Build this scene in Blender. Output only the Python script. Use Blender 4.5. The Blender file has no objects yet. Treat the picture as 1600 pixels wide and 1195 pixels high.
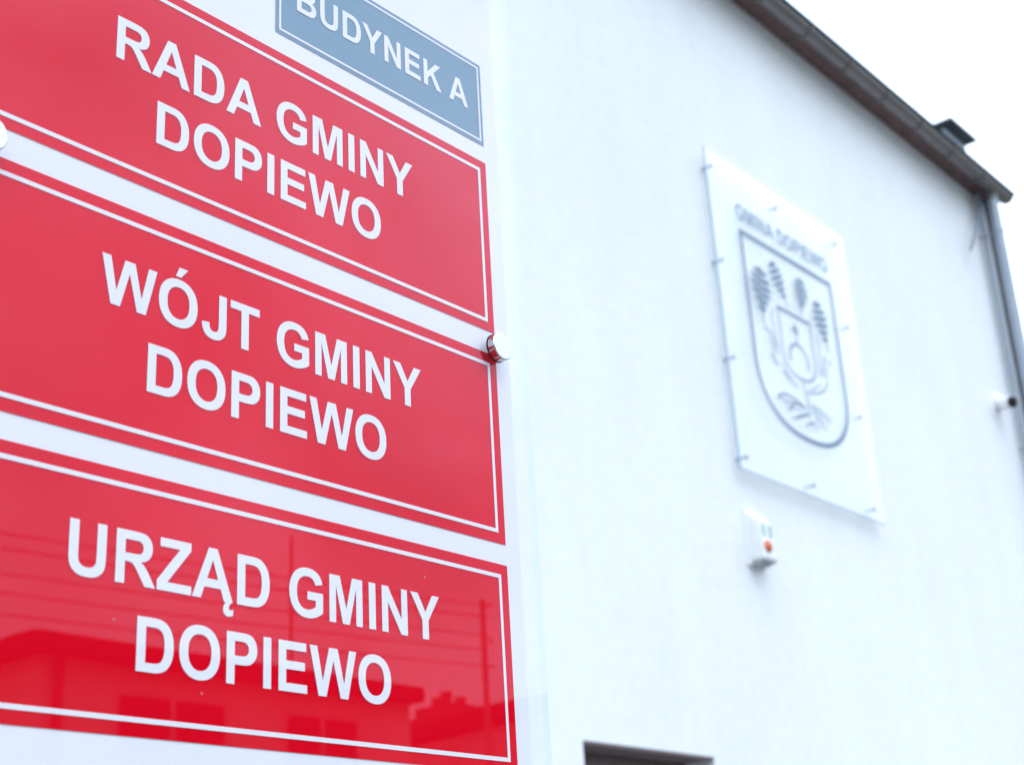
import bpy, bmesh, math, random
from mathutils import Vector, Matrix
R = math.radians
random.seed(7)
SC = bpy.context.scene
COL = SC.collection

# ------------------------------------------------------------------ camera
CAM_POS = Vector((0.0, 0.0, 1.55))
cam_data = bpy.data.cameras.new('camera')
cam = bpy.data.objects.new('camera', cam_data)
COL.objects.link(cam)
ax = Vector((0.64503962, -0.76228869, -0.05329019))      # camera right
ay = Vector((-0.25061585, -0.27691746, 0.92763593))      # camera up
az = -Vector((0.72188336, 0.58500656, 0.36966436))       # backwards
m = Matrix((ax, ay, az)).transposed().to_4x4()
m.translation = CAM_POS
cam.matrix_world = m
cam_data.sensor_width = 36.0
cam_data.lens = 2346.29 / 1600.0 * 36.0
cam_data.clip_start = 0.02
cam_data.clip_end = 900.0
cam_data.dof.use_dof = True
cam_data.dof.focus_distance = 0.96
cam_data.dof.aperture_fstop = 12.5
cam_data.dof.aperture_blades = 7
SC.camera = cam

# ------------------------------------------------------------------ sky, sun, exposure
SUN_EL, SUN_AZ = 52.0, 205.0      # degrees; azimuth measured from +Y clockwise
world = bpy.data.worlds.new('World')
SC.world = world
world.use_nodes = True
nt = world.node_tree
nt.nodes.clear()
wo = nt.nodes.new('ShaderNodeOutputWorld')
bg = nt.nodes.new('ShaderNodeBackground')
bg.inputs['Strength'].default_value = 0.1
sky = nt.nodes.new('ShaderNodeTexSky')
sky.sky_type = 'NISHITA'
sky.sun_disc = False
sky.sun_elevation = R(SUN_EL)
sky.sun_rotation = R(SUN_AZ)
tc = nt.nodes.new('ShaderNodeTexCoord')
cl = nt.nodes.new('ShaderNodeTexNoise')
cl.inputs['Scale'].default_value = 2.2
cl.inputs['Detail'].default_value = 5.0
cl.inputs['Roughness'].default_value = 0.5
ramp = nt.nodes.new('ShaderNodeValToRGB')
ramp.color_ramp.elements[0].position = 0.36
ramp.color_ramp.elements[0].color = (9.4, 11.6, 14.6, 1)
ramp.color_ramp.elements[1].position = 0.64
ramp.color_ramp.elements[1].color = (18.2, 21.3, 25.4, 1)
mix = nt.nodes.new('ShaderNodeMix')
mix.data_type = 'RGBA'
mix.inputs['Factor'].default_value = 0.9            # closed white cloud deck over the clear sky
nt.links.new(tc.outputs['Generated'], cl.inputs['Vector'])
nt.links.new(cl.outputs['Fac'], ramp.inputs['Fac'])
nt.links.new(sky.outputs['Color'], mix.inputs['A'])
# overcast luminance: three times brighter at the zenith than at the horizon
sep = nt.nodes.new('ShaderNodeSeparateXYZ')
nt.links.new(tc.outputs['Generated'], sep.inputs['Vector'])
grad = nt.nodes.new('ShaderNodeMapRange')
grad.inputs['From Min'].default_value = 0.0
grad.inputs['From Max'].default_value = 1.0
grad.inputs['To Min'].default_value = 0.54
grad.inputs['To Max'].default_value = 1.94
nt.links.new(sep.outputs['Z'], grad.inputs['Value'])
mul = nt.nodes.new('ShaderNodeVectorMath')
mul.operation = 'SCALE'
nt.links.new(ramp.outputs['Color'], mul.inputs[0])
nt.links.new(grad.outputs['Result'], mul.inputs['Scale'])
nt.links.new(mul.outputs['Vector'], mix.inputs['B'])
nt.links.new(mix.outputs['Result'], bg.inputs['Color'])
nt.links.new(bg.outputs['Background'], wo.inputs['Surface'])

sun_data = bpy.data.lights.new('sun', 'SUN')
sun_data.energy = 0.5
sun_data.angle = R(35)
sun_data.color = (1.0, 0.97, 0.93)
sun = bpy.data.objects.new('sun', sun_data)
COL.objects.link(sun)
sd = Vector((math.sin(R(SUN_AZ)) * math.cos(R(SUN_EL)), math.cos(R(SUN_AZ)) * math.cos(R(SUN_EL)), math.sin(R(SUN_EL))))
sun.rotation_euler = sd.to_track_quat('Z', 'Y').to_euler()
sun.location = (0, -10, 30)

vs = SC.view_settings
SC.display_settings.display_device = 'sRGB'
vs.view_transform = 'Standard'
vs.look = 'None'
vs.gamma = 1.0
vs.use_curve_mapping = False
vs.exposure = 0.12

# ------------------------------------------------------------------ materials
def principled(name, col, rough=0.6, metal=0.0, spec=0.5, noise=None, bump=None, coat=0.0):
    mt = bpy.data.materials.new(name)
    mt.use_nodes = True
    t = mt.node_tree
    b = t.nodes['Principled BSDF']
    b.inputs['Base Color'].default_value = (*col, 1)
    b.inputs['Roughness'].default_value = rough
    b.inputs['Metallic'].default_value = metal
    b.inputs['Specular IOR Level'].default_value = spec
    b.inputs['Coat Weight'].default_value = coat
    if noise or bump:
        co = t.nodes.new('ShaderNodeTexCoord')
    if noise:                                   # (scale, amount, detail)
        n = t.nodes.new('ShaderNodeTexNoise')
        n.inputs['Scale'].default_value = noise[0]
        n.inputs['Detail'].default_value = noise[2] if len(noise) > 2 else 4
        mp = t.nodes.new('ShaderNodeMapRange')
        mp.inputs['From Min'].default_value = 0.3
        mp.inputs['From Max'].default_value = 0.7
        mp.inputs['To Min'].default_value = 1 - noise[1]
        mp.inputs['To Max'].default_value = 1 + noise[1] * 0.5
        mx = t.nodes.new('ShaderNodeMix')
        mx.data_type = 'RGBA'
        mx.blend_type = 'MULTIPLY'
        mx.inputs['Factor'].default_value = 1
        mx.inputs['A'].default_value = (*col, 1)
        t.links.new(co.outputs['Object'], n.inputs['Vector'])
        t.links.new(n.outputs['Fac'], mp.inputs['Value'])
        t.links.new(mp.outputs['Result'], mx.inputs['B'])
        t.links.new(mx.outputs['Result'], b.inputs['Base Color'])
    if bump:                                    # (scale, strength, distance)
        n2 = t.nodes.new('ShaderNodeTexNoise')
        n2.inputs['Scale'].default_value = bump[0]
        n2.inputs['Detail'].default_value = 6
        bp = t.nodes.new('ShaderNodeBump')
        bp.inputs['Strength'].default_value = bump[1]
        bp.inputs['Distance'].default_value = bump[2]
        t.links.new(co.outputs['Object'], n2.inputs['Vector'])
        t.links.new(n2.outputs['Fac'], bp.inputs['Height'])
        t.links.new(bp.outputs['Normal'], b.inputs['Normal'])
    return mt

def glass(name, tint, ior=1.52, rough=0.0, wave=0.0, sheen=(1, 1, 1), sky_veil=0.0, dust=False):
    """clear sheet: a Fresnel share mirrors, the rest passes straight through with a slight tint"""
    mt = bpy.data.materials.new(name)
    mt.use_nodes = True
    t = mt.node_tree
    t.nodes.clear()
    o = t.nodes.new('ShaderNodeOutputMaterial')
    f = t.nodes.new('ShaderNodeFresnel')
    geo = t.nodes.new('ShaderNodeNewGeometry')        # same Fresnel curve from either side of the sheet
    io = t.nodes.new('ShaderNodeMapRange')
    io.inputs['To Min'].default_value = ior
    io.inputs['To Max'].default_value = 1.0 / ior
    t.links.new(geo.outputs['Backfacing'], io.inputs['Value'])
    t.links.new(io.outputs['Result'], f.inputs['IOR'])
    tr = t.nodes.new('ShaderNodeBsdfTransparent')
    tr.inputs['Color'].default_value = (*tint, 1)
    gl = t.nodes.new('ShaderNodeBsdfGlossy')
    gl.inputs['Roughness'].default_value = rough
    gl.inputs['Color'].default_value = (*sheen, 1)
    mx = t.nodes.new('ShaderNodeMixShader')
    if wave:
        co = t.nodes.new('ShaderNodeTexCoord')
        n = t.nodes.new('ShaderNodeTexNoise')
        n.inputs['Scale'].default_value = 9.0
        n.inputs['Detail'].default_value = 1.0
        bp = t.nodes.new('ShaderNodeBump')
        bp.inputs['Strength'].default_value = wave
        bp.inputs['Distance'].default_value = 0.001
        t.links.new(co.outputs['Object'], n.inputs['Vector'])
        t.links.new(n.outputs['Fac'], bp.inputs['Height'])
        t.links.new(bp.outputs['Normal'], gl.inputs['Normal'])
        n3 = t.nodes.new('ShaderNodeTexNoise')            # wiped, slightly dusty surface
        n3.inputs['Scale'].default_value = 5.5
        n3.inputs['Detail'].default_value = 6.0
        n3.inputs['Distortion'].default_value = 0.6
        r3 = t.nodes.new('ShaderNodeMapRange')
        r3.inputs['From Min'].default_value = 0.3
        r3.inputs['From Max'].default_value = 0.7
        r3.inputs['To Min'].default_value = 0.6
        r3.inputs['To Max'].default_value = 1.0
        v3 = t.nodes.new('ShaderNodeVectorMath')
        v3.operation = 'SCALE'
        v3.inputs[0].default_value = sheen
        t.links.new(co.outputs['Object'], n3.inputs['Vector'])
        t.links.new(n3.outputs['Fac'], r3.inputs['Value'])
        t.links.new(r3.outputs['Result'], v3.inputs['Scale'])
        t.links.new(v3.outputs['Vector'], gl.inputs['Color'])
    t.links.new(f.outputs['Fac'], mx.inputs['Fac'])
    if sky_veil:                                          # diffuse white standing in for sky reflection, brightens the clear sheet
        df = t.nodes.new('ShaderNodeBsdfDiffuse')
        df.inputs['Color'].default_value = (0.9, 0.92, 0.93, 1)
        m2 = t.nodes.new('ShaderNodeMixShader')
        m2.inputs['Fac'].default_value = sky_veil
        t.links.new(tr.outputs['BSDF'], m2.inputs[1])
        t.links.new(df.outputs['BSDF'], m2.inputs[2])
        t.links.new(m2.outputs['Shader'], mx.inputs[1])
    else:
        t.links.new(tr.outputs['BSDF'], mx.inputs[1])
    t.links.new(gl.outputs['BSDF'], mx.inputs[2])
    last = mx
    if dust:                                          # sparse tiny specks of dust on the pane
        vo = t.nodes.new('ShaderNodeTexVoronoi')
        vo.inputs['Scale'].default_value = 42.0
        lt = t.nodes.new('ShaderNodeMath'); lt.operation = 'LESS_THAN'
        lt.inputs[1].default_value = 0.030
        sx = t.nodes.new('ShaderNodeSeparateXYZ')
        gt = t.nodes.new('ShaderNodeMath'); gt.operation = 'GREATER_THAN'
        gt.inputs[1].default_value = 0.72
        pm = t.nodes.new('ShaderNodeMath'); pm.operation = 'MULTIPLY'
        pk = t.nodes.new('ShaderNodeMath'); pk.operation = 'MULTIPLY'
        pk.inputs[1].default_value = 0.45
        dd = t.nodes.new('ShaderNodeBsdfDiffuse')
        dd.inputs['Color'].default_value = (0.45, 0.42, 0.40, 1)
        mz = t.nodes.new('ShaderNodeMixShader')
        t.links.new(co.outputs['Object'], vo.inputs['Vector'])
        t.links.new(vo.outputs['Distance'], lt.inputs[0])
        t.links.new(vo.outputs['Color'], sx.inputs['Vector'])
        t.links.new(sx.outputs['X'], gt.inputs[0])
        t.links.new(lt.outputs[0], pm.inputs[0])
        t.links.new(gt.outputs[0], pm.inputs[1])
        t.links.new(pm.outputs[0], pk.inputs[0])
        t.links.new(pk.outputs[0], mz.inputs['Fac'])
        t.links.new(mx.outputs['Shader'], mz.inputs[1])
        t.links.new(dd.outputs['BSDF'], mz.inputs[2])
        last = mz
    t.links.new(last.outputs['Shader'], o.inputs['Surface'])
    return mt

def clear(name):
    mt = bpy.data.materials.new(name)
    mt.use_nodes = True
    t = mt.node_tree
    t.nodes.clear()
    o = t.nodes.new('ShaderNodeOutputMaterial')
    tr = t.nodes.new('ShaderNodeBsdfTransparent')
    t.links.new(tr.outputs['BSDF'], o.inputs['Surface'])
    return mt

M = {
    'bonded': clear('bonded_glass_back'),
    'render': principled('white_render', (0.81, 0.81, 0.815), 0.92, bump=(160, 0.35, 0.004), spec=0.2),
    'reveal': principled('shaded_head_brown', (0.24, 0.18, 0.185), 0.9, spec=0.2),  # brown tone with the window head's shade in it
    'film': principled('white_film', (0.78, 0.755, 0.79), 0.6, spec=0.0),
    'red': principled('red_film', (0.73, 0.0025, 0.014), 0.7, spec=0.0, noise=(5, 0.07)),
    'blue': principled('grey_blue_film', (0.175, 0.29, 0.365), 0.7, spec=0.0),
    'pane': glass('sign_glass', (0.985, 0.995, 0.99), 1.48, 0.0, 0.02, sheen=(1.0, 0.84, 1.0), dust=True),
    'pane_edge': glass('glass_edge', (0.93, 0.99, 0.975), 1.1),
    'acrylic': glass('acrylic_glass', (0.985, 0.995, 0.99), 1.49, 0.02, sky_veil=0.16),
    'acrylic_edge': principled('acrylic_edge', (0.30, 0.42, 0.55), 0.3),
    'ink': principled('grey_ink', (0.14, 0.21, 0.295), 0.6),
    'ink_light': principled('light_grey_ink', (0.32, 0.42, 0.53), 0.6),
    'ink_mid': principled('mid_grey_ink', (0.19, 0.265, 0.355), 0.6),
    'dull_steel': principled('dull_steel', (0.42, 0.45, 0.54), 0.4, metal=0.5),
    'cap_steel': principled('turned_steel', (0.50, 0.50, 0.51), 0.16, metal=1.0),
    'steel': principled('brushed_steel', (0.66, 0.66, 0.67), 0.22, metal=1.0),
    'rubber': principled('black_rubber', (0.02, 0.02, 0.022), 0.7),
    'white_metal': principled('white_powder_coat', (0.75, 0.76, 0.77), 0.45),
    'gutter': principled('brown_grey_gutter_metal', (0.19, 0.168, 0.168), 0.26, metal=0.5, noise=(5, 0.15)),
    'bracket': principled('dark_gutter_bracket', (0.15, 0.125, 0.125), 0.45),
    'gutter_bead': principled('dark_gutter_bead', (0.02, 0.022, 0.026), 0.8, spec=0.1),
    'wood': principled('brown_eave_board', (0.16, 0.095, 0.088), 0.7, noise=(14, 0.25)),
    'pipe': principled('blue_grey_pipe_metal', (0.32, 0.355, 0.41), 0.45, metal=0.3, noise=(7, 0.1)),
    'pipe_tone': principled('dark_brown_pipe_tone', (0.05, 0.042, 0.048), 0.6),
    'pipe_lit_tone': principled('pale_blue_grey_lit_tone', (0.40, 0.44, 0.50), 0.5),
    'roof': principled('dark_roof_sheet', (0.025, 0.022, 0.022), 0.85, noise=(3, 0.2), spec=0.1),
    'vent': principled('grey_vent_sheet', (0.36, 0.40, 0.46), 0.55),
    'vent_cap': principled('dark_grey_cap', (0.09, 0.095, 0.11), 0.6),
    'plastic': principled('white_plastic', (0.82, 0.82, 0.82), 0.4),
    'plastic_grey': principled('grey_plastic', (0.36, 0.38, 0.37), 0.6),
    'slot': principled('pale_teal_vent', (0.34, 0.48, 0.48), 0.6),
    'lens_red': principled('orange_red_lens', (0.66, 0.12, 0.035), 0.25, coat=0.5),
    'black_lens': principled('black_lens', (0.012, 0.008, 0.009), 0.35, spec=0.3),
    'window_frame': principled('brown_window_frame', (0.12, 0.085, 0.08), 0.5),
    'window_glass': principled('dark_window_glass', (0.012, 0.013, 0.015), 0.2, spec=0.15),
    'asphalt': principled('asphalt', (0.05, 0.05, 0.052), 0.95, noise=(3, 0.25), bump=(60, 0.5, 0.01)),
    'paving': principled('grey_paving', (0.20, 0.19, 0.18), 0.9, noise=(2, 0.15), bump=(40, 0.3, 0.01)),
    'kerb': principled('concrete_kerb', (0.36, 0.35, 0.34), 0.9, noise=(4, 0.15)),
    'soil': principled('grass_soil', (0.09, 0.11, 0.05), 0.95, noise=(0.6, 0.3)),
    'beige': principled('beige_plaster', (0.56, 0.52, 0.47), 0.9, noise=(1.5, 0.08), bump=(60, 0.3, 0.004)),
    'grey_plaster': principled('grey_plaster', (0.46, 0.45, 0.44), 0.9, noise=(1.5, 0.1)),
    'brick': principled('brick_chimney', (0.16, 0.075, 0.055), 0.9, noise=(8, 0.25)),
    'concrete': principled('pole_concrete', (0.22, 0.21, 0.2), 0.9, noise=(6, 0.15)),
    'cable': principled('black_cable', (0.02, 0.02, 0.02), 0.6),
    'wire': principled('grey_cable', (0.2, 0.23, 0.29), 0.6),
}

def weather(mt, col, amount):
    """patchy render with faint vertical rain streaks"""
    t = mt.node_tree
    b = t.nodes['Principled BSDF']
    co = t.nodes.new('ShaderNodeTexCoord')
    facs = []
    for sc, det in (((2.3, 2.3, 0.45), 6), ((0.9, 0.9, 0.7), 6), ((14, 14, 14), 5)):
        mp = t.nodes.new('ShaderNodeMapping')
        mp.inputs['Scale'].default_value = sc
        n = t.nodes.new('ShaderNodeTexNoise')
        n.inputs['Scale'].default_value = 1.0
        n.inputs['Detail'].default_value = det
        t.links.new(co.outputs['Object'], mp.inputs['Vector'])
        t.links.new(mp.outputs['Vector'], n.inputs['Vector'])
        facs.append(n)
    a = t.nodes.new('ShaderNodeMath'); a.operation = 'ADD'
    c = t.nodes.new('ShaderNodeMath'); c.operation = 'ADD'
    t.links.new(facs[0].outputs['Fac'], a.inputs[0])
    t.links.new(facs[1].outputs['Fac'], a.inputs[1])
    t.links.new(a.outputs[0], c.inputs[0])
    t.links.new(facs[2].outputs['Fac'], c.inputs[1])
    r = t.nodes.new('ShaderNodeValToRGB')
    r.color_ramp.elements[0].position = 0.38
    r.color_ramp.elements[0].color = (*[x * (1 - amount) for x in col], 1)
    r.color_ramp.elements[1].position = 0.60
    r.color_ramp.elements[1].color = (*col, 1)
    d = t.nodes.new('ShaderNodeMath'); d.operation = 'DIVIDE'
    d.inputs[1].default_value = 3.0
    t.links.new(c.outputs[0], d.inputs[0])
    t.links.new(d.outputs[0], r.inputs['Fac'])
    t.links.new(r.outputs['Color'], b.inputs['Base Color'])
weather(M['render'], (0.81, 0.81, 0.815), 0.085)

# ------------------------------------------------------------------ helpers
def mesh_obj(name, bm, mat, parent=None, smooth=False, mat2=None):
    me = bpy.data.meshes.new(name)
    bmesh.ops.recalc_face_normals(bm, faces=bm.faces)
    bm.to_mesh(me)
    bm.free()
    if smooth:
        for p in me.polygons:
            p.use_smooth = True
        try:
            me.set_sharp_from_angle(angle=R(40))
        except Exception:
            pass
    me.materials.append(M[mat])
    if mat2:
        me.materials.append(M[mat2])
    o = bpy.data.objects.new(name, me)
    COL.objects.link(o)
    if parent is not None:
        o.parent = parent
        o.matrix_parent_inverse = parent.matrix_world.inverted()
    return o

def thing(name, loc, label, cat, group=None):
    o = bpy.data.objects.new(name, None)
    COL.objects.link(o)
    o.empty_display_size = 0.1
    o.location = loc
    o.matrix_world = Matrix.Translation(Vector(loc))
    o['label'] = label
    o['category'] = cat
    if group:
        o['group'] = group
    return o

def tag(o, label, cat, group=None):
    o['label'] = label
    o['category'] = cat
    if group:
        o['group'] = group
    return o

def structure(o):
    o['kind'] = 'structure'
    return o

def add_box(bm, x0, x1, y0, y1, z0, z1, bevel=0.0):
    vs_ = [bm.verts.new((x, y, z)) for x in (x0, x1) for y in (y0, y1) for z in (z0, z1)]
    fs = []
    for q in ((0, 1, 3, 2), (4, 6, 7, 5), (0, 4, 5, 1), (2, 3, 7, 6), (0, 2, 6, 4), (1, 5, 7, 3)):
        fs.append(bm.faces.new([vs_[i] for i in q]))
    bmesh.ops.recalc_face_normals(bm, faces=fs)
    if bevel:
        es = set()
        for f in fs:
            es.update(f.edges)
        bmesh.ops.bevel(bm, geom=list(es), offset=bevel, segments=2, profile=0.6, affect='EDGES')
    return fs

def box(name, x0, x1, y0, y1, z0, z1, mat, parent=None, bevel=0.0):
    bm = bmesh.new()
    add_box(bm, x0, x1, y0, y1, z0, z1, bevel)
    return mesh_obj(name, bm, mat, parent)

def frame_for(d):
    d = d.normalized()
    u = d.orthogonal().normalized()
    return u, d.cross(u)

def add_tube(bm, pts, rad, seg=12, cap=True):
    pts = [Vector(p) for p in pts]
    rings = []
    u = None
    for i, p in enumerate(pts):
        d = (pts[min(i + 1, len(pts) - 1)] - pts[max(i - 1, 0)]).normalized()
        if u is None:
            u = d.orthogonal().normalized()
        else:
            u = (u - d * u.dot(d)).normalized()
        v = d.cross(u)
        r = rad[i] if isinstance(rad, (list, tuple)) else rad
        rings.append([bm.verts.new(p + (u * math.cos(2 * math.pi * k / seg) + v * math.sin(2 * math.pi * k / seg)) * r) for k in range(seg)])
    for a, b in zip(rings, rings[1:]):
        for k in range(seg):
            bm.faces.new((a[k], a[(k + 1) % seg], b[(k + 1) % seg], b[k]))
    if cap:
        bm.faces.new(rings[0][::-1])
        bm.faces.new(rings[-1])

def tube(name, pts, rad, mat, parent=None, seg=14):
    bm = bmesh.new()
    add_tube(bm, pts, rad, seg)
    return mesh_obj(name, bm, mat, parent, smooth=True)

def lathe(name, base, axis, prof, mat, parent=None, seg=36):
    """prof: list of (distance along axis, radius)"""
    base, axis = Vector(base), Vector(axis).normalized()
    u, v = frame_for(axis)
    bm = bmesh.new()
    rings = []
    for t, r in prof:
        if r < 1e-7:
            rings.append([bm.verts.new(base + axis * t)])
        else:
            rings.append([bm.verts.new(base + axis * t + (u * math.cos(2 * math.pi * k / seg) + v * math.sin(2 * math.pi * k / seg)) * r) for k in range(seg)])
    for a, b in zip(rings, rings[1:]):
        for k in range(seg):
            k2 = (k + 1) % seg
            if len(a) == 1 and len(b) > 1:
                bm.faces.new((a[0], b[k2], b[k]))
            elif len(b) == 1 and len(a) > 1:
                bm.faces.new((a[k], a[k2], b[0]))
            elif len(a) > 1:
                bm.faces.new((a[k], a[k2], b[k2], b[k]))
    return mesh_obj(name, bm, mat, parent, smooth=True)

def sheet_mesh(name, contours, y, mat, parent=None):
    """flat filled outline(s) with holes in the plane Y = y; contours in (x, z)"""
    cu = bpy.data.curves.new(name, 'CURVE')
    cu.dimensions = '2D'
    cu.fill_mode = 'BOTH'
    for c in contours:
        s = cu.splines.new('POLY')
        s.points.add(len(c) - 1)
        for p, q in zip(s.points, c):
            p.co = (q[0], q[1], 0, 1)
        s.use_cyclic_u = True
    tmp = bpy.data.objects.new('tmp', cu)
    me = bpy.data.meshes.new_from_object(tmp)
    bpy.data.objects.remove(tmp)
    bpy.data.curves.remove(cu)
    for v in me.vertices:
        v.co = (v.co.x, y, v.co.y)
    me.name = name
    me.materials.clear()
    me.materials.append(M[mat])
    o = bpy.data.objects.new(name, me)
    COL.objects.link(o)
    if parent is not None:
        o.parent = parent
        top = parent
        while top.parent is not None:
            top = top.parent
        o.matrix_parent_inverse = top.matrix_world.inverted() if parent is top else Matrix.Identity(4)
    return o

def rect(x0, x1, z0, z1):
    return [(x0, z0), (x1, z0), (x1, z1), (x0, z1)]

def stroke(pts, w, closed=False):
    """polyline in (x, z) widened to an outline of width w"""
    n = len(pts)
    L, Rr = [], []
    for i in range(n):
        a = pts[i - 1] if (i > 0 or closed) else pts[i]
        b = pts[(i + 1) % n] if (i < n - 1 or closed) else pts[i]
        dx, dz = b[0] - a[0], b[1] - a[1]
        l = math.hypot(dx, dz) or 1
        nx, nz = -dz / l * w / 2, dx / l * w / 2
        L.append((pts[i][0] + nx, pts[i][1] + nz))
        Rr.append((pts[i][0] - nx, pts[i][1] - nz))
    if closed:
        return [L, Rr]
    return [L + Rr[::-1]]

# ------------------------------------------------------------------ lettering (bold grotesque capitals, 2048 em, cap height 1466)
GLYPH = {
'A': (1479, "M1471 0H1149L1021 333H435L314 0H0L571 1466H884ZM926 580L724 1124L526 580Z"),
'B': (1479, "M150 1466H736Q910 1466 995.5 1451.5Q1081 1437 1148.5 1391Q1216 1345 1261 1268.5Q1306 1192 1306 1097Q1306 994 1250.5 908Q1195 822 1100 779Q1234 740 1306 646Q1378 552 1378 425Q1378 325 1331.5 230.5Q1285 136 1204.5 79.5Q1124 23 1006 10Q932 2 649 0H150ZM446 1222V883H640Q813 883 855 888Q931 897 974.5 940.5Q1018 984 1018 1055Q1018 1123 980.5 1165.5Q943 1208 869 1217Q825 1222 616 1222ZM446 639V247H720Q880 247 923 256Q989 268 1030.5 314.5Q1072 361 1072 439Q1072 505 1040 551Q1008 597 947.5 618Q887 639 685 639Z"),
'D': (1479, "M148 1466H689Q872 1466 968 1438Q1097 1400 1189 1303Q1281 1206 1329 1065.5Q1377 925 1377 719Q1377 538 1332 407Q1277 247 1175 148Q1098 73 967 31Q869 0 705 0H148ZM444 1218V247H665Q789 247 844 261Q916 279 963.5 322Q1011 365 1041 463.5Q1071 562 1071 732Q1071 902 1041 993Q1011 1084 957 1135Q903 1186 820 1204Q758 1218 577 1218Z"),
'E': (1366, "M149 0V1466H1236V1218H445V893H1181V646H445V247H1264V0Z"),
'G': (1593, "M831 539V786H1469V202Q1376 112 1199.5 43.5Q1023 -25 842 -25Q612 -25 441 71.5Q270 168 184 347.5Q98 527 98 738Q98 967 194 1145Q290 1323 475 1418Q616 1491 826 1491Q1099 1491 1252.5 1376.5Q1406 1262 1450 1060L1156 1005Q1125 1113 1039.5 1175.5Q954 1238 826 1238Q632 1238 517.5 1115Q403 992 403 750Q403 489 519 358.5Q635 228 823 228Q916 228 1009.5 264.5Q1103 301 1170 353V539Z"),
'I': (569, "M140 0V1466H436V0Z"),
'J': (1139, "M735 1466H1030V538Q1030 356 998 258Q955 130 842 52.5Q729 -25 544 -25Q327 -25 210 96.5Q93 218 92 453L371 485Q376 359 408 307Q456 228 554 228Q653 228 694 284.5Q735 341 735 519Z"),
'K': (1479, "M153 0V1466H449V815L1047 1466H1445L893 895L1475 0H1092L689 689L449 444V0Z"),
'M': (1706, "M145 0V1466H588L854 466L1117 1466H1561V0H1286V1154L995 0H710L420 1154V0Z"),
'N': (1479, "M152 0V1466H440L1040 487V1466H1315V0H1018L427 956V0Z"),
'O': (1593, "M89 724Q89 948 156 1100Q206 1212 292.5 1301Q379 1390 482 1433Q619 1491 798 1491Q1122 1491 1316.5 1290Q1511 1089 1511 731Q1511 376 1318 175.5Q1125 -25 802 -25Q475 -25 282 174.5Q89 374 89 724ZM394 734Q394 485 509 356.5Q624 228 801 228Q978 228 1091.5 355.5Q1205 483 1205 738Q1205 990 1094.5 1114Q984 1238 801 1238Q618 1238 506 1112.5Q394 987 394 734Z"),
'P': (1366, "M149 0V1466H624Q894 1466 976 1444Q1102 1411 1187 1300.5Q1272 1190 1272 1015Q1272 880 1223 788Q1174 696 1098.5 643.5Q1023 591 945 574Q839 553 638 553H445V0ZM445 1218V802H607Q782 802 841 825Q900 848 933.5 897Q967 946 967 1011Q967 1091 920 1143Q873 1195 801 1208Q748 1218 588 1218Z"),
'R': (1479, "M150 0V1466H773Q1008 1466 1114.5 1426.5Q1221 1387 1285 1286Q1349 1185 1349 1055Q1349 890 1252 782.5Q1155 675 962 647Q1058 591 1120.5 524Q1183 457 1289 286L1468 0H1114L900 319Q786 490 744 534.5Q702 579 655 595.5Q608 612 506 612H446V0ZM446 846H665Q878 846 931 864Q984 882 1014 926Q1044 970 1044 1036Q1044 1110 1004.5 1155.5Q965 1201 893 1213Q857 1218 677 1218H446Z"),
'T': (1251, "M478 0V1218H43V1466H1208V1218H774V0Z"),
'U': (1479, "M147 1466H443V672Q443 483 454 427Q473 337 544.5 282.5Q616 228 740 228Q866 228 930 279.5Q994 331 1007 406Q1020 481 1020 655V1466H1316V696Q1316 432 1292 323Q1268 214 1203.5 139Q1139 64 1031 19.5Q923 -25 749 -25Q539 -25 430.5 23.5Q322 72 259 149.5Q196 227 176 311Q147 435 147 678Z"),
'W': (1933, "M359 0L9 1466H312L533 459L801 1466H1153L1410 442L1635 1466H1933L1577 0H1263L971 1096L680 0Z"),
'Y': (1366, "M533 0V617L-4 1466H343L688 886L1026 1466H1367L828 615V0Z"),
'Z': (1251, "M39 0V267L808 1218H126V1466H1192V1236L390 247H1222V0Z"),
}
GLYPH['\u00d3'] = (1593, GLYPH['O'][1] + "M672 1575L800 1880H1120L870 1575Z")
GLYPH['\u0104'] = (1479, "M1471 0H1430Q1330 -70 1330 -150Q1330 -215 1395 -215Q1440 -215 1490 -180V-345Q1420 -400 1320 -400Q1225 -400 1170 -345Q1120 -295 1120 -215Q1120 -80 1225 0H1149L1021 333H435L314 0H0L571 1466H884ZM926 580L724 1124L526 580Z")

def flatten(path, steps=6):
    import re
    toks = re.findall(r'[MLHVQZ]|-?\d+\.?\d*', path)
    i, cur, out, c, cmd = 0, (0, 0), [], [], None
    while i < len(toks):
        if toks[i].isalpha():
            cmd = toks[i]
            i += 1
            if cmd == 'Z':
                if c:
                    if c[0] == c[-1]:
                        c = c[:-1]
                    out.append(c)
                c = []
                continue
        if cmd == 'M':
            cur = (float(toks[i]), float(toks[i + 1])); i += 2; c = [cur]; cmd = 'L'
        elif cmd == 'L':
            cur = (float(toks[i]), float(toks[i + 1])); i += 2; c.append(cur)
        elif cmd == 'H':
            cur = (float(toks[i]), cur[1]); i += 1; c.append(cur)
        elif cmd == 'V':
            cur = (cur[0], float(toks[i])); i += 1; c.append(cur)
        elif cmd == 'Q':
            q = (float(toks[i]), float(toks[i + 1])); e = (float(toks[i + 2]), float(toks[i + 3])); i += 4
            for k in range(1, steps + 1):
                t = k / steps
                c.append(((1 - t) ** 2 * cur[0] + 2 * t * (1 - t) * q[0] + t * t * e[0], (1 - t) ** 2 * cur[1] + 2 * t * (1 - t) * q[1] + t * t * e[1]))
            cur = e
    return out

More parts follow.
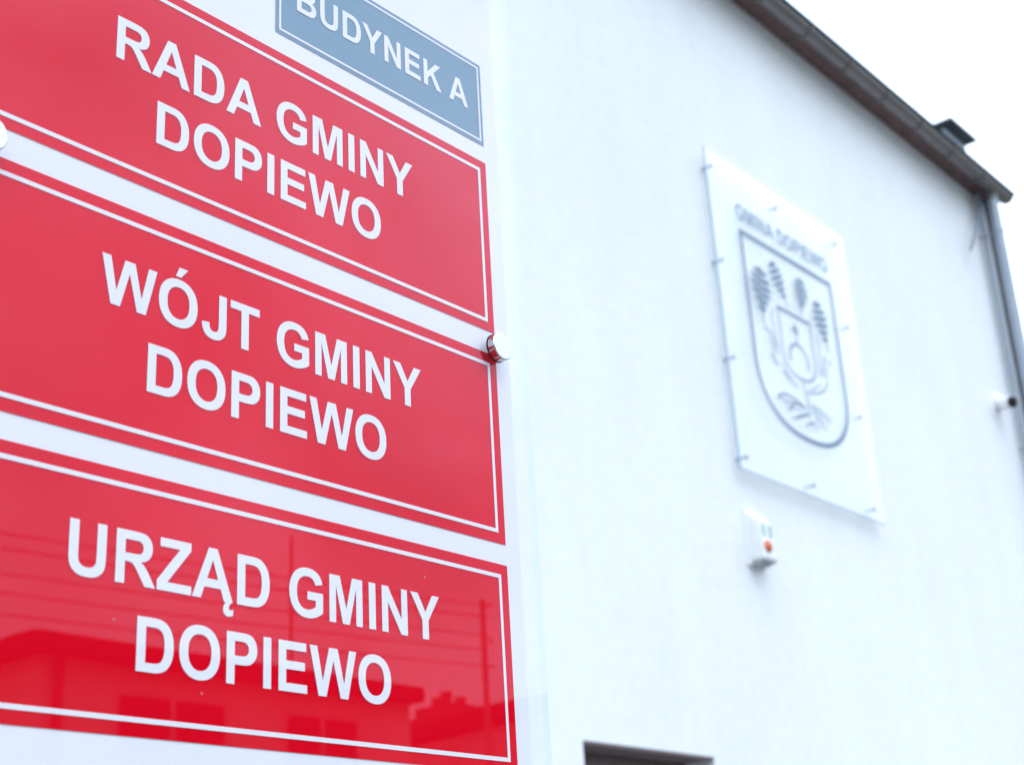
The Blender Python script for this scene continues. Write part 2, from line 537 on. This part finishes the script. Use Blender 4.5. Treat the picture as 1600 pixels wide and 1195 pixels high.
def text_contours(txt, x0, x1, z0, z1, gap=0):
    """place txt so that its ink runs from x0 to x1 and its capitals from z0 to z1"""
    pen, cs = 0.0, []
    for ch in txt:
        if ch == ' ':
            pen += 569
            continue
        adv, path = GLYPH[ch]
        for c in flatten(path):
            cs.append([(p[0] + pen, p[1]) for p in c])
        pen += adv + gap
    lo = min(p[0] for c in cs for p in c)
    hi = max(p[0] for c in cs for p in c)
    sx, sz = (x1 - x0) / (hi - lo), (z1 - z0) / 1466.0
    return [[(x0 + (p[0] - lo) * sx, z0 + p[1] * sz) for p in c] for c in cs]

# ================================================================== THE SETTING
WALL = 4.0                       # facade plane
CORNER = 11.54
def sheet(name, x0, x1, y0, y1, z, mat):
    bm = bmesh.new()
    bm.faces.new([bm.verts.new(p) for p in ((x0, y0, z), (x1, y0, z), (x1, y1, z), (x0, y1, z))])
    return structure(mesh_obj(name, bm, mat))
sheet('ground', -400, 400, -400, 400, -0.12, 'soil')
sheet('road', -400, 400, -8.6, -3.2, -0.112, 'asphalt')
structure(box('pavement', -60, 60, -3.0, 3.996, -0.3, 0.0, 'paving'))
structure(box('kerb', -60, 60, -3.2, -3.0, -0.3, 0.012, 'kerb', bevel=0.012))
structure(box('pavement', -60, 60, -11.8, -8.8, -0.3, 0.0, 'paving'))
structure(box('kerb', -60, 60, -8.8, -8.6, -0.3, 0.012, 'kerb', bevel=0.012))

# ------------------------------------------------------------------ town hall
hall = thing('town_hall_building', (5.0, WALL, 0), 'white rendered two-storey building with dark gutter along its eave', 'building')
WX0, WX1, WZ0, WZ1 = 5.28, 6.32, 1.05, 2.503      # ground floor window opening
EAVE = 7.478
bm = bmesh.new()
xs, zs = [-14.0, WX0, WX1, CORNER], [-0.12, WZ0, WZ1, EAVE + 0.085]
for i in range(3):
    for j in range(3):
        if i == 1 and j == 1:
            continue
        bm.faces.new([bm.verts.new(p) for p in ((xs[i], WALL, zs[j]), (xs[i + 1], WALL, zs[j]), (xs[i + 1], WALL, zs[j + 1]), (xs[i], WALL, zs[j + 1]))])
for a, b in (((CORNER, WALL), (CORNER, 13.0)), ((CORNER, 13.0), (-14.0, 13.0)), ((-14.0, 13.0), (-14.0, WALL))):
    bm.faces.new([bm.verts.new(p) for p in ((*a, zs[0]), (*b, zs[0]), (*b, zs[3]), (*a, zs[3]))])
bmesh.ops.remove_doubles(bm, verts=bm.verts, dist=1e-4)
mesh_obj('wall', bm, 'render', hall)
win = None
bm = bmesh.new()                                   # window reveal
D = 0.24
q = [(WX0, WZ0), (WX1, WZ0), (WX1, WZ1), (WX0, WZ1)]
for i in range(4):
    a, b = q[i], q[(i + 1) % 4]
    bm.faces.new([bm.verts.new(p) for p in ((a[0], WALL, a[1]), (b[0], WALL, b[1]), (b[0], WALL + D, b[1]), (a[0], WALL + D, a[1]))])
bmesh.ops.remove_doubles(bm, verts=bm.verts, dist=1e-4)
reveal = mesh_obj('window_reveal', bm, 'render', hall)
box('reveal_head_shade', WX0 + 0.002, WX1 - 0.002, WALL + 0.006, WALL + D - 0.002, WZ1 - 0.012, WZ1 - 0.003, 'reveal', hall)  # thin dark sheet holding the shade of the down-facing window head
win = box('window', WX0 + 0.06, WX1 - 0.06, WALL + D - 0.035, WALL + D - 0.03, WZ0 + 0.06, WZ1 - 0.08, 'window_glass', hall)
bm = bmesh.new()
for a in ((WX0 + 0.003, WX1 - 0.003, WZ0 + 0.003, WZ0 + 0.07), (WX0 + 0.003, WX1 - 0.003, WZ1 - 0.09, WZ1 - 0.014), (WX0 + 0.003, WX0 + 0.07, WZ0 + 0.07, WZ1 - 0.09), (WX1 - 0.07, WX1 - 0.003, WZ0 + 0.07, WZ1 - 0.09), ((WX0 + WX1) / 2 - 0.05, (WX0 + WX1) / 2 + 0.05, WZ0 + 0.07, WZ1 - 0.09)):
    add_box(bm, a[0], a[1], WALL + D - 0.07, WALL + D - 0.005, a[2], a[3], 0.006)
mesh_obj('frame', bm, 'window_frame', win)
box('sill', WX0 - 0.05, WX1 + 0.05, WALL - 0.05, WALL + D - 0.08, WZ0 - 0.03, WZ0 + 0.001, 'white_metal', win, 0.004)

# eave: soffit board, fascia, roof, gutter with brackets, downpipe
box('soffit_board', -14.0, CORNER - 0.002, 3.882, WALL - 0.001, EAVE, EAVE + 0.02, 'wood', hall)
box('fascia_board', -14.0, CORNER - 0.002, 3.862, 3.880, EAVE - 0.012, EAVE + 0.046, 'wood', hall)
bm = bmesh.new()
prof = [(3.858, EAVE + 0.048), (8.5, EAVE + 1.45), (13.3, EAVE + 0.048), (13.3, EAVE + 0.098), (8.5, EAVE + 1.52), (3.858, EAVE + 0.098)]
va = [bm.verts.new((-14.1, y, z)) for y, z in prof]
vb = [bm.verts.new((CORNER + 0.02, y, z)) for y, z in prof]
for i in range(6):
    j = (i + 1) % 6
    bm.faces.new((va[i], va[j], vb[j], vb[i]))
bm.faces.new(va[::-1]); bm.faces.new(vb)
roof = mesh_obj('roof', bm, 'roof', hall)
for x in (-13.999, CORNER - 0.001):                # gable triangles under the roof
    bm = bmesh.new()
    bm.faces.new([bm.verts.new(p) for p in ((x, 4.0, EAVE + 0.084), (x, 13.0, EAVE + 0.084), (x, 8.5, EAVE + 1.44))])
    mesh_obj('gable_wall', bm, 'render', hall)

GY, GZ, GR = 3.796, 7.452, 0.064                    # gutter axis and radius
GX0, GX1 = -13.9, 11.43
bm = bmesh.new()
N = 14
def arc(r, x):
    return [bm.verts.new((x, GY + r * math.cos(math.pi + math.pi * k / N), GZ + r * math.sin(math.pi + math.pi * k / N))) for k in range(N + 1)]
segs = [GX0 + (GX1 - GX0) * k / 24 for k in range(25)]
outer = [arc(GR, x) for x in segs]
inner = [arc(GR - 0.003, x) for x in segs]
for rings in (outer, inner):
    for a, b in zip(rings, rings[1:]):
        for k in range(N):
            bm.faces.new((a[k], a[k + 1], b[k + 1], b[k]))
for k in range(N):
    bm.faces.new((outer[0][k], outer[0][k + 1], inner[0][k + 1], inner[0][k]))
gut = mesh_obj('gutter', bm, 'gutter', hall, smooth=True)
bm = bmesh.new()
bm.faces.new([bm.verts.new((GX1 + 0.001, GY + (GR + 0.001) * math.cos(math.pi + math.pi * k / N), GZ + (GR + 0.001) * math.sin(math.pi + math.pi * k / N))) for k in range(N + 1)])
mesh_obj('end_cap', bm, 'gutter', gut)
tube('bead', [(GX0, GY - GR - 0.002, GZ + 0.004), (GX1, GY - GR - 0.002, GZ - 0.002)], 0.014, 'gutter_bead', gut, 10)
xb = 10.868
while xb > 4.0:
    bm = bmesh.new()
    for k in range(N):
        a0, a1 = math.pi + math.pi * k / N, math.pi + math.pi * (k + 1) / N
        r0, r1 = GR + 0.0015, GR + 0.0075
        vv = []
        for x in (xb - 0.018, xb + 0.018):
            for a_, r_ in ((a0, r0), (a1, r0), (a1, r1), (a0, r1)):
                vv.append(bm.verts.new((x, GY + r_ * math.cos(a_), GZ + r_ * math.sin(a_))))
        for qd in ((0, 1, 2, 3), (7, 6, 5, 4), (3, 2, 6, 7)):
            bm.faces.new([vv[t] for t in qd])
    mesh_obj('gutter_bracket', bm, 'bracket', gut, smooth=False)
    xb -= 0.5625
# downpipe
PX, PY = 11.185, 3.835
pipe = tube('downpipe', [(PX, PY, 7.43), (PX, PY, 7.2), (PX, PY, 4.6), (PX, PY, 2.0), (PX, PY, 0.02)], 0.044, 'pipe', hall, 24)
lathe('outlet_collar', (PX, PY, 7.46), (0, 0, -1), [(0, 0.06), (0.05, 0.056), (0.11, 0.047), (0.12, 0.0445)], 'gutter', pipe, 24)
for z in (7.05, 5.2, 3.3, 1.2):
    br = lathe('pipe_bracket', (PX, PY, z - 0.014), (0, 0, 1), [(0, 0.0445), (0, 0.049), (0.028, 0.049), (0.028, 0.0445)], 'pipe', pipe, 24)
    tube('bracket_pin', [(PX, PY + 0.046, z), (PX, WALL + 0.004, z)], 0.007, 'pipe', pipe, 8)
tube('pipe_tone', [(11.36, 3.955, 7.468), (11.36, 3.955, 4.0), (11.36, 3.955, 0.01)], 0.017, 'pipe_tone', hall, 12)  # dark shade stripe of the downpipe, shaped as a brown tube
tube('pipe_tone', [(11.225, 3.958, 7.468), (11.225, 3.958, 4.0), (11.225, 3.958, 0.01)], 0.026, 'pipe_lit_tone', hall, 16)  # light stripe of the downpipe's shading, shaped as a pale tube
# loose cable end under the eave
tube('loose_cable', [(11.20, 3.93, 7.46), (11.13, 3.92, 7.30), (10.99, 3.915, 7.10), (10.88, 3.915, 6.96), (10.79, 3.915, 6.84), (10.73, 3.92, 6.76)], 0.012, 'wire', hall, 8)

# roof vent box near the corner
vent = thing('roof_vent', (11.06, 4.1, 7.6), 'small grey roof vent box with flat dark cap above the gutter', 'roof vent')
box('housing', 10.86, 11.27, 4.0, 4.36, 7.60, 7.985, 'vent', vent, 0.006)
box('cap', 10.80, 11.31, 3.905, 4.44, 7.987, 8.012, 'vent_cap', vent, 0.004)
box('flashing', 10.83, 11.30, 3.97, 4.39, 7.62, 7.74, 'roof', vent, 0.01)

# ------------------------------------------------------------------ big emblem plaque on the facade
PY0 = 3.94                                         # front of plaque
PXA, PXB, PZA, PZB = 6.788, 8.473, 4.062, 6.070
plq = thing('emblem_plaque', (7.63, PY0, 4.06), 'tall clear plaque with grey shield emblem fixed to the white facade', 'plaque')
bm = bmesh.new()
fs = add_box(bm, PXA, PXB, PY0, PY0 + 0.012, PZA, PZB)
for f in bm.faces:
    f.material_index = 1 if (f.normal.x < -0.9 or f.normal.z < -0.9) else 0
mesh_obj('acrylic_sheet', bm, 'acrylic', plq, mat2='acrylic_edge')
YP = PY0 - 0.0015
sheet_mesh('lettering', text_contours('GMINA DOPIEWO', 7.068, 8.175, 5.692, 5.797), YP, 'ink_mid', plq)
# shield outline
def shield_pts(x0, x1, zt, zs_, zb, n=16):
    cx, hw = (x0 + x1) / 2, (x1 - x0) / 2
    pts = [(x0, zt), (x0, (zt * 0.5 + zs_ * 0.5)), (x0, zs_)]
    for k in range(1, 2 * n):
        a = math.pi + math.pi * k / (2 * n)
        ca, sa = math.cos(a), math.sin(a)
        ex = math.copysign(abs(ca) ** 0.84, ca)
        ez = math.copysign(abs(sa) ** 0.84, sa)
        pts.append((cx + hw * ex, zs_ + (zs_ - zb) * ez))
    pts += [(x1, zs_), (x1, (zt + zs_) / 2), (x1, zt)]
    return pts
sp = shield_pts(7.093, 8.170, 5.612, 4.84, 4.415)
emb = sheet_mesh('emblem', [rect(7.078, 8.185, 5.597, 5.627)], YP - 0.0004, 'ink', plq)
sheet_mesh('shield_outline', stroke(sp, 0.03), YP, 'ink', emb)
def motif(name, polys, mat, parent):
    """several flat shapes printed one over another, each a hair's breadth nearer"""
    bm = bmesh.new()
    for k, pl in enumerate(polys):
        bm.faces.new([bm.verts.new((p[0], YP - 0.0003 - 0.00002 * k, p[1])) for p in pl])
    o = mesh_obj(name, bm, mat)
    o.parent = parent
    return o
def tree(top, bot, wide, pairs=6):
    """tree drawn as a stem with pairs of leaves standing off it"""
    dx, dz = top[0] - bot[0], top[1] - bot[1]
    l = math.hypot(dx, dz)
    ux, uz = dx / l, dz / l
    nx, nz = -uz, ux
    at = lambda t, w: (bot[0] + ux * l * t + nx * w, bot[1] + uz * l * t + nz * w)
    polys = [[at(0, 0.007), at(0, -0.007), at(0.95, -0.004), at(0.95, 0.004)]]
    for k in range(pairs):
        t = 0.24 + 0.66 * k / (pairs - 1)
        w = wide * 0.5 * (0.30 + 0.85 * math.sin(math.pi * ((k + 0.6) / (pairs + 0.4)) ** 1.25))
        h = 0.052
        for sg in (-1, 1):
            polys.append([at(t - 0.035, 0), at(t - 0.025, sg * w * 0.5), at(t + 0.03, sg * w * 1.05), at(t + 0.075, sg * w * 0.6), at(t + 0.06, sg * w * 0.15)])
    polys.append([at(0.86, 0), at(0.92, wide * 0.16), at(1.04, 0), at(0.92, -wide * 0.16)])
    return polys
for tp, bt, w in (((7.274, 5.43), (7.238, 5.06), 0.215), ((7.425, 5.525), (7.565, 5.255), 0.15), ((7.777, 5.52), (7.728, 5.26), 0.165), ((7.945, 5.425), (8.025, 5.09), 0.17)):
    motif('tree_motif', tree(tp, bt, w), 'ink', emb)
ip = shield_pts(7.432, 7.815, 5.222, 4.95, 4.805)
sheet_mesh('inner_shield', stroke(ip, 0.015), YP, 'ink_mid', emb)
sheet_mesh('inner_shield', [rect(7.424, 7.823, 5.214, 5.236)], YP - 0.0004, 'ink', emb)
sheet_mesh('arrow', [[(7.572, 5.105), (7.62, 5.175), (7.668, 5.105), (7.628, 5.115), (7.626, 5.035), (7.614, 5.035), (7.612, 5.115)]], YP - 0.0004, 'ink_mid', emb)
arcp = [(7.622 + 0.105 * math.cos(R(a)), 4.925 + 0.105 * math.sin(R(a))) for a in range(-20, 201, 12)]
sheet_mesh('half_ring', stroke(arcp, 0.018), YP - 0.0004, 'ink_mid', emb)
for pts, w in (([(7.236, 5.04), (7.282, 5.026), (7.33, 5.0), (7.357, 4.926)], 0.02), ([(7.286, 4.878), (7.315, 4.845), (7.355, 4.82)], 0.024), ([(7.40, 4.80), (7.48, 4.755), (7.562, 4.738)], 0.014),
               ([(7.963, 5.052), (7.93, 4.99), (7.902, 4.90)], 0.02), ([(8.021, 5.035), (8.0, 5.0)], 0.02), ([(7.93, 4.85), (7.898, 4.803), (7.80, 4.76), (7.678, 4.737)], 0.016),
               ([(7.30, 4.612), (7.36, 4.645), (7.434, 4.653), (7.52, 4.642), (7.62, 4.61)], 0.02), ([(7.30, 4.606), (7.40, 4.61), (7.52, 4.622)], 0.012),
               ([(7.412, 4.548), (7.46, 4.60), (7.528, 4.627), (7.598, 4.615)], 0.016), ([(7.491, 4.526), (7.57, 4.565), (7.666, 4.592)], 0.018),
               ([(7.681, 4.658), (7.80, 4.655), (7.942, 4.615)], 0.014), ([(7.699, 4.616), (7.78, 4.595), (7.831, 4.54)], 0.014), ([(7.70, 4.64), (7.82, 4.62), (7.90, 4.58)], 0.012), ([(7.598, 4.498), (7.65, 4.53), (7.711, 4.548), (7.75, 4.51)], 0.016), ([(7.655, 4.60), (7.66, 4.70), (7.63, 4.79)], 0.014),
               ([(7.36, 5.19), (7.34, 5.10), (7.37, 5.0), (7.385, 4.90)], 0.012), ([(7.27, 4.98), (7.31, 4.95), (7.33, 4.88)], 0.012), ([(7.40, 4.86), (7.43, 4.80), (7.50, 4.775)], 0.012),
               ([(7.88, 5.16), (7.90, 5.08), (7.87, 4.98), (7.875, 4.90)], 0.012), ([(7.97, 4.98), (7.95, 4.90), (7.96, 4.85)], 0.012), ([(7.84, 4.83), (7.79, 4.79), (7.73, 4.775)], 0.012),
               ([(7.36, 4.59), (7.45, 4.575), (7.55, 4.59)], 0.010), ([(7.44, 4.515), (7.53, 4.535), (7.62, 4.575)], 0.010), ([(7.73, 4.585), (7.80, 4.56), (7.86, 4.525)], 0.010), ([(7.64, 4.585), (7.665, 4.53), (7.68, 4.49)], 0.010)):
    sheet_mesh('branch_motif', stroke(pts, w * 0.78), YP - 0.0008, 'ink_mid', emb)
for k, (x, z) in enumerate([(6.838, 5.952), (6.840, 5.335), (6.844, 4.731), (6.856, 4.142), (7.578, 5.950), (7.588, 4.132), (8.345, 5.972), (8.345, 5.365), (8.340, 4.742), (8.342, 4.136)]):
    so = lathe('standoff', (x, WALL + 0.002, z), (0, -1, 0), [(0, 0.010), (WALL - PY0 - 0.012, 0.010), (WALL - PY0 - 0.012, 0.007), (WALL - PY0 + 0.0035, 0.007), (WALL - PY0 + 0.0035, 0.014), (WALL - PY0 + 0.010, 0.0135), (WALL - PY0 + 0.012, 0.011), (WALL - PY0 + 0.012, 0)], 'dull_steel', plq, 20)

# ------------------------------------------------------------------ alarm siren box
sir = thing('alarm_siren', (6.93, WALL, 3.55), 'white wall siren box with orange-red lamp below the emblem plaque', 'siren')
bm = bmesh.new()
bx = [(6.862, WALL - 0.012, 3.565), (7.012, WALL - 0.012, 3.565), (7.012, WALL - 0.012, 3.845), (6.862, WALL - 0.012, 3.845)]
fx = [(6.852, 3.893, 3.562), (6.985, 3.893, 3.562), (6.985, 3.905, 3.778), (6.852, 3.905, 3.778)]
v0 = [bm.verts.new(p) for p in bx]; v1 = [bm.verts.new(p) for p in fx]
bm.faces.new(v0); bm.faces.new(v1[::-1])
for i in range(4):
    j = (i + 1) % 4
    bm.faces.new((v0[i], v0[j], v1[j], v1[i]))
bmesh.ops.recalc_face_normals(bm, faces=bm.faces)
bmesh.ops.bevel(bm, geom=list(bm.edges), offset=0.014, segments=3, profile=0.6, affect='EDGES')
mesh_obj('housing', bm, 'plastic', sir, smooth=True)
box('base_plate', 6.845, 7.02, WALL - 0.02, WALL + 0.002, 3.545, 3.86, 'plastic', sir, 0.005)
box('sounder_outlet', 6.862, 6.972, 3.925, 3.985, 3.540, 3.572, 'plastic_grey', sir, 0.010)
box('bottom_tray', 6.858, 6.982, 3.900, 3.984, 3.553, 3.5625, 'plastic_grey', sir, 0.003)
for x in (6.868, 6.935):
    box('vent_slot', x, x + 0.018, 3.893, 3.903, 3.690, 3.757, 'slot', sir, 0.003)
lathe('lamp', (6.897, 3.902, 3.633), (0, -1, 0), [(0, 0.035), (0.012, 0.034), (0.022, 0.026), (0.027, 0.013), (0.028, 0)], 'lens_red', sir, 24)

# ------------------------------------------------------------------ surveillance camera
cc = thing('surveillance_camera', (10.9, WALL, 5.52), 'small white surveillance camera with dark lens on the wall beside the downpipe', 'security camera')
lathe('base', (10.90, WALL + 0.002, 5.525), (0, -1, 0), [(0, 0.075), (0.02, 0.072), (0.05, 0.042), (0.065, 0.028), (0.067, 0)], 'plastic', cc, 28)
cdir = Vector((-0.55, -0.75, -0.22)).normalized()
c0 = Vector((10.845, 3.915, 5.475))
tube('arm', [(10.90, 3.955, 5.522), (10.885, 3.935, 5.51), c0], 0.017, 'plastic', cc, 12)
lathe('body', c0 - cdir * 0.035, cdir, [(0, 0), (0, 0.042), (0.006, 0.050), (0.13, 0.050), (0.133, 0.047), (0.128, 0.0465)], 'plastic', cc, 28)
lathe('lens', c0 - cdir * 0.035, cdir, [(0.125, 0.048), (0.1295, 0.0455), (0.137, 0.039), (0.142, 0.022), (0.143, 0)], 'black_lens', cc, 28)

# ================================================================== THE GLASS SIGN (nearest thing)
GF, PR = 0.594, 0.600           # glass front, printed film plane
CZ = CAM_POS.z
sign = thing('glass_sign', (0.53, 0.62, 0.0), 'glass office sign on a white stand with three red nameplates and a small blue one', 'sign')
bm = bmesh.new()
add_box(bm, 0.297, 0.7515, GF, GF + 0.0055, CZ + 0.080, CZ + 0.745, 0.0006)
for f in bm.faces:
    f.material_index = (0 if f.normal.y < -0.9 else 2) if abs(f.normal.y) > 0.9 else 1
gp = mesh_obj('glass_pane', bm, 'pane', sign, mat2='pane_edge')
gp.data.materials.append(M['bonded'])              # film bonded to the back: no second reflection there
FX1 = 0.7395
sheet_mesh('white_film', [rect(0.309, FX1, CZ + 0.092, CZ + 0.733)], PR + 0.0009, 'film', sign)
box('backing_panel', 0.312, FX1 - 0.003, 0.622, 0.634, CZ + 0.095, CZ + 0.730, 'white_metal', sign, 0.001)
for x in (0.36, 0.67):
    box('post', x - 0.025, x + 0.025, 0.636, 0.686, 0.004, CZ + 0.72, 'white_metal', sign, 0.003)
for x in (0.36, 0.67):
    box('foot_plate', x - 0.07, x + 0.07, 0.591, 0.731, 0.001, 0.010, 'white_metal', sign, 0.002)

def plate(x0, x1, z0, z1, mat, inset, lw, lines, label):
    p = sheet_mesh('nameplate', [rect(x0, x1, CZ + z0, CZ + z1)], PR + 0.0005, mat, sign)
    p['label'] = label
    a, b = inset, inset + lw
    sheet_mesh('border_line', [rect(x0 + a, x1 - a, CZ + z0 + a, CZ + z1 - a), rect(x0 + b, x1 - b, CZ + z0 + b, CZ + z1 - b)], PR + 0.0002, 'film', p)
    for t, xa, xb_, za, zb in lines:
        sheet_mesh('lettering', text_contours(t, xa, xb_, CZ + za, CZ + zb), PR + 0.0001, 'film', p)
plate(0.326, 0.7250, 0.4110, 0.5440, 'red', 0.0066, 0.0025, [('RADA GMINY', 0.4113, 0.6475, 0.4836, 0.5107), ('DOPIEWO', 0.4400, 0.6162, 0.4412, 0.4682)], 'topmost red nameplate reading RADA GMINY DOPIEWO')
plate(0.326, 0.7250, 0.2618, 0.3942, 'red', 0.0070, 0.0025, [('W\u00d3JT GMINY', 0.4092, 0.6491, 0.3355, 0.3628), ('DOPIEWO', 0.4402, 0.6165, 0.2934, 0.3206)], 'middle red nameplate reading WÓJT GMINY DOPIEWO')
plate(0.326, 0.7252, 0.1172, 0.2480, 'red', 0.0068, 0.0025, [('URZ\u0104D GMINY', 0.3991, 0.6586, 0.1903, 0.2174), ('DOPIEWO', 0.4401, 0.6158, 0.1485, 0.1755)], 'lowest red nameplate reading URZĄD GMINY DOPIEWO')
plate(0.5268, 0.7243, 0.5578, 0.6258, 'blue', 0.0027, 0.0016, [('BUDYNEK A', 0.5443, 0.7085, 0.5824, 0.6033)], 'small grey-blue nameplate reading BUDYNEK A')

for x, z in ((0.3335, 0.3970), (0.7178, 0.3957), (0.330, 0.712), (0.7178, 0.712), (0.330, 0.105), (0.7178, 0.105)):
    st = lathe('standoff', (x, GF - 0.0010, CZ + z), (0, -1, 0), [(0, 0), (0, 0.0090), (0.0004, 0.0097), (0.0050, 0.0097), (0.0057, 0.0091), (0.0058, 0.0)], 'cap_steel', sign, 64)
    lathe('gasket', (x, GF - 0.0001, CZ + z), (0, -1, 0), [(0, 0.0), (0, 0.0100), (0.0009, 0.0100), (0.0009, 0)], 'rubber', st, 48)
    lathe('barrel', (x, PR + 0.0014, CZ + z), (0, 1, 0), [(0, 0), (0, 0.0085), (0.0200, 0.0085), (0.0200, 0)], 'steel', st, 32)

# ================================================================== ACROSS THE STREET (seen mirrored in the glass)
def house_window(parent, x0, x1, y, z0, z1):
    w = box('window', x0, x1, y - 0.02, y + 0.006, z0, z1, 'window_glass', parent)
    bm = bmesh.new()
    f = 0.05
    for a in ((x0 - f, x1 + f, z1, z1 + f), (x0 - f, x1 + f, z0 - f, z0), (x0 - f, x0, z0, z1), (x1, x1 + f, z0, z1), ((x0 + x1) / 2 - 0.03, (x0 + x1) / 2 + 0.03, z0, z1)):
        add_box(bm, a[0], a[1], y - 0.01, y + 0.022, a[2], a[3])
    mesh_obj('frame', bm, 'grey_plaster', w)
    return w
ho = thing('house', (11.2, -12.0, 0), 'flat-eaved beige house mirrored in the lowest red nameplate', 'house')
box('wall', 8.50, 13.85, -21.0, -12.0, -0.12, 4.855, 'beige', ho)
bm = bmesh.new()
add_box(bm, 8.29, 13.90, -21.2, -11.78, 4.86, 5.04)
rf = mesh_obj('roof', bm, 'roof', ho)
bm = bmesh.new()
ra = [bm.verts.new(p) for p in ((8.4, -21.1, 5.041), (13.8, -21.1, 5.041), (13.8, -11.95, 5.041), (8.4, -11.95, 5.041))]
rb = [bm.verts.new(p) for p in ((11.2, -17.5, 5.55), (11.4, -17.5, 5.55), (11.4, -15.5, 5.55), (11.2, -15.5, 5.55))]
bm.faces.new(rb)
for i in range(4):
    j = (i + 1) % 4
    bm.faces.new((ra[i], ra[j], rb[j], rb[i]))
mesh_obj('hip_top', bm, 'roof', rf)
tube('antenna_mast', [(12.23, -12.4, 5.0), (12.23, -12.4, 6.84)], 0.018, 'cable', rf, 8)
tube('downpipe', [(8.70, -11.93, 4.84), (8.70, -11.93, 0.0)], 0.05, 'pipe_tone', ho, 10)
for a in ((9.46, 10.88, 2.9, 4.55), (11.79, 12.91, 2.9, 4.55), (9.46, 10.88, 0.6, 2.1), (11.79, 12.91, 0.6, 2.1)):
    house_window(ho, a[0], a[1], -12.0, a[2], a[3])

h2 = thing('house', (23.5, -17.0, 0), 'gabled grey house with broad chimney mirrored at the right of the lowest nameplate', 'house')
bm = bmesh.new()
pr = [(18.6, -0.12), (29.0, -0.12), (29.0, 5.30), (23.8, 6.50), (18.6, 5.25)]
va = [bm.verts.new((x, -17.0, z)) for x, z in pr]
vb = [bm.verts.new((x, -27.0, z)) for x, z in pr]
bm.faces.new(va); bm.faces.new(vb[::-1])
for i in range(5):
    j = (i + 1) % 5
    bm.faces.new((va[i], va[j], vb[j], vb[i]))
mesh_obj('wall', bm, 'grey_plaster', h2)
bm = bmesh.new()
pr = [(18.2, 5.32), (23.8, 6.66), (29.4, 5.32), (29.4, 5.55), (23.8, 6.90), (18.2, 5.55)]
va = [bm.verts.new((x, -16.7, z)) for x, z in pr]
vb = [bm.verts.new((x, -27.3, z)) for x, z in pr]
bm.faces.new(va[::-1]); bm.faces.new(vb)
for i in range(6):
    j = (i + 1) % 6
    bm.faces.new((va[i], va[j], vb[j], vb[i]))
r2 = mesh_obj('roof', bm, 'roof', h2)
box('chimney', 20.6, 21.75, -18.3, -17.4, 5.4, 6.36, 'brick', r2, 0.02)
for x, h in ((20.75, 0.12), (21.0, 0.26), (21.4, 0.20), (21.6, 0.08)):
    lathe('chimney_pot', (x, -17.85, 6.34), (0, 0, 1), [(0, 0.13), (h, 0.10), (h + 0.02, 0.12), (h + 0.05, 0.12), (h + 0.05, 0.0)], 'brick', r2, 14)
for a in ((19.4, 20.6, 3.2, 4.5), (22.6, 24.0, 3.2, 4.6), (26.0, 27.3, 3.2, 4.5)):
    house_window(h2, a[0], a[1], -17.0, a[2], a[3])

def utility_pole(x, y, h, label):
    u = thing('utility_pole', (x, y, 0), label, 'utility pole', 'poles across the street')
    tube('pole', [(x, y, -0.1), (x, y, h)], [0.07, 0.035], 'concrete', u, 12)
    for z in (h - 0.1, h - 0.6, h - 0.95):
        lathe('insulator', (x, y + 0.05, z), (0, 1, 0), [(0, 0.012), (0.03, 0.025), (0.06, 0.018), (0.09, 0.025), (0.12, 0.012), (0.12, 0)], 'plastic_grey', u, 12)
utility_pole(15.76, -12.35, 6.55, 'concrete utility pole mirrored near the right edge of the lowest nameplate')
utility_pole(-18.0, -12.35, 6.55, 'concrete utility pole further along the far side of the street')
for k, (z, dy, nm) in enumerate(((6.44, 0.12, 'highest'), (6.28, 0.12, 'second highest'), (6.02, 0.12, 'middle'), (5.82, 0.12, 'second lowest'), (5.60, 0.12, 'lowest'))):
    pts = []
    for i in range(41):
        t = i / 40
        x = -18.0 + (15.76 + 18.0) * t
        pts.append((x, -12.35 + dy, z - 0.5 * 4 * t * (1 - t)))
    w = tube('overhead_wire', pts, 0.009, 'cable', None, 6)
    tag(w, nm + ' of the five overhead wires mirrored in the glass sign', 'wire', 'overhead wires')
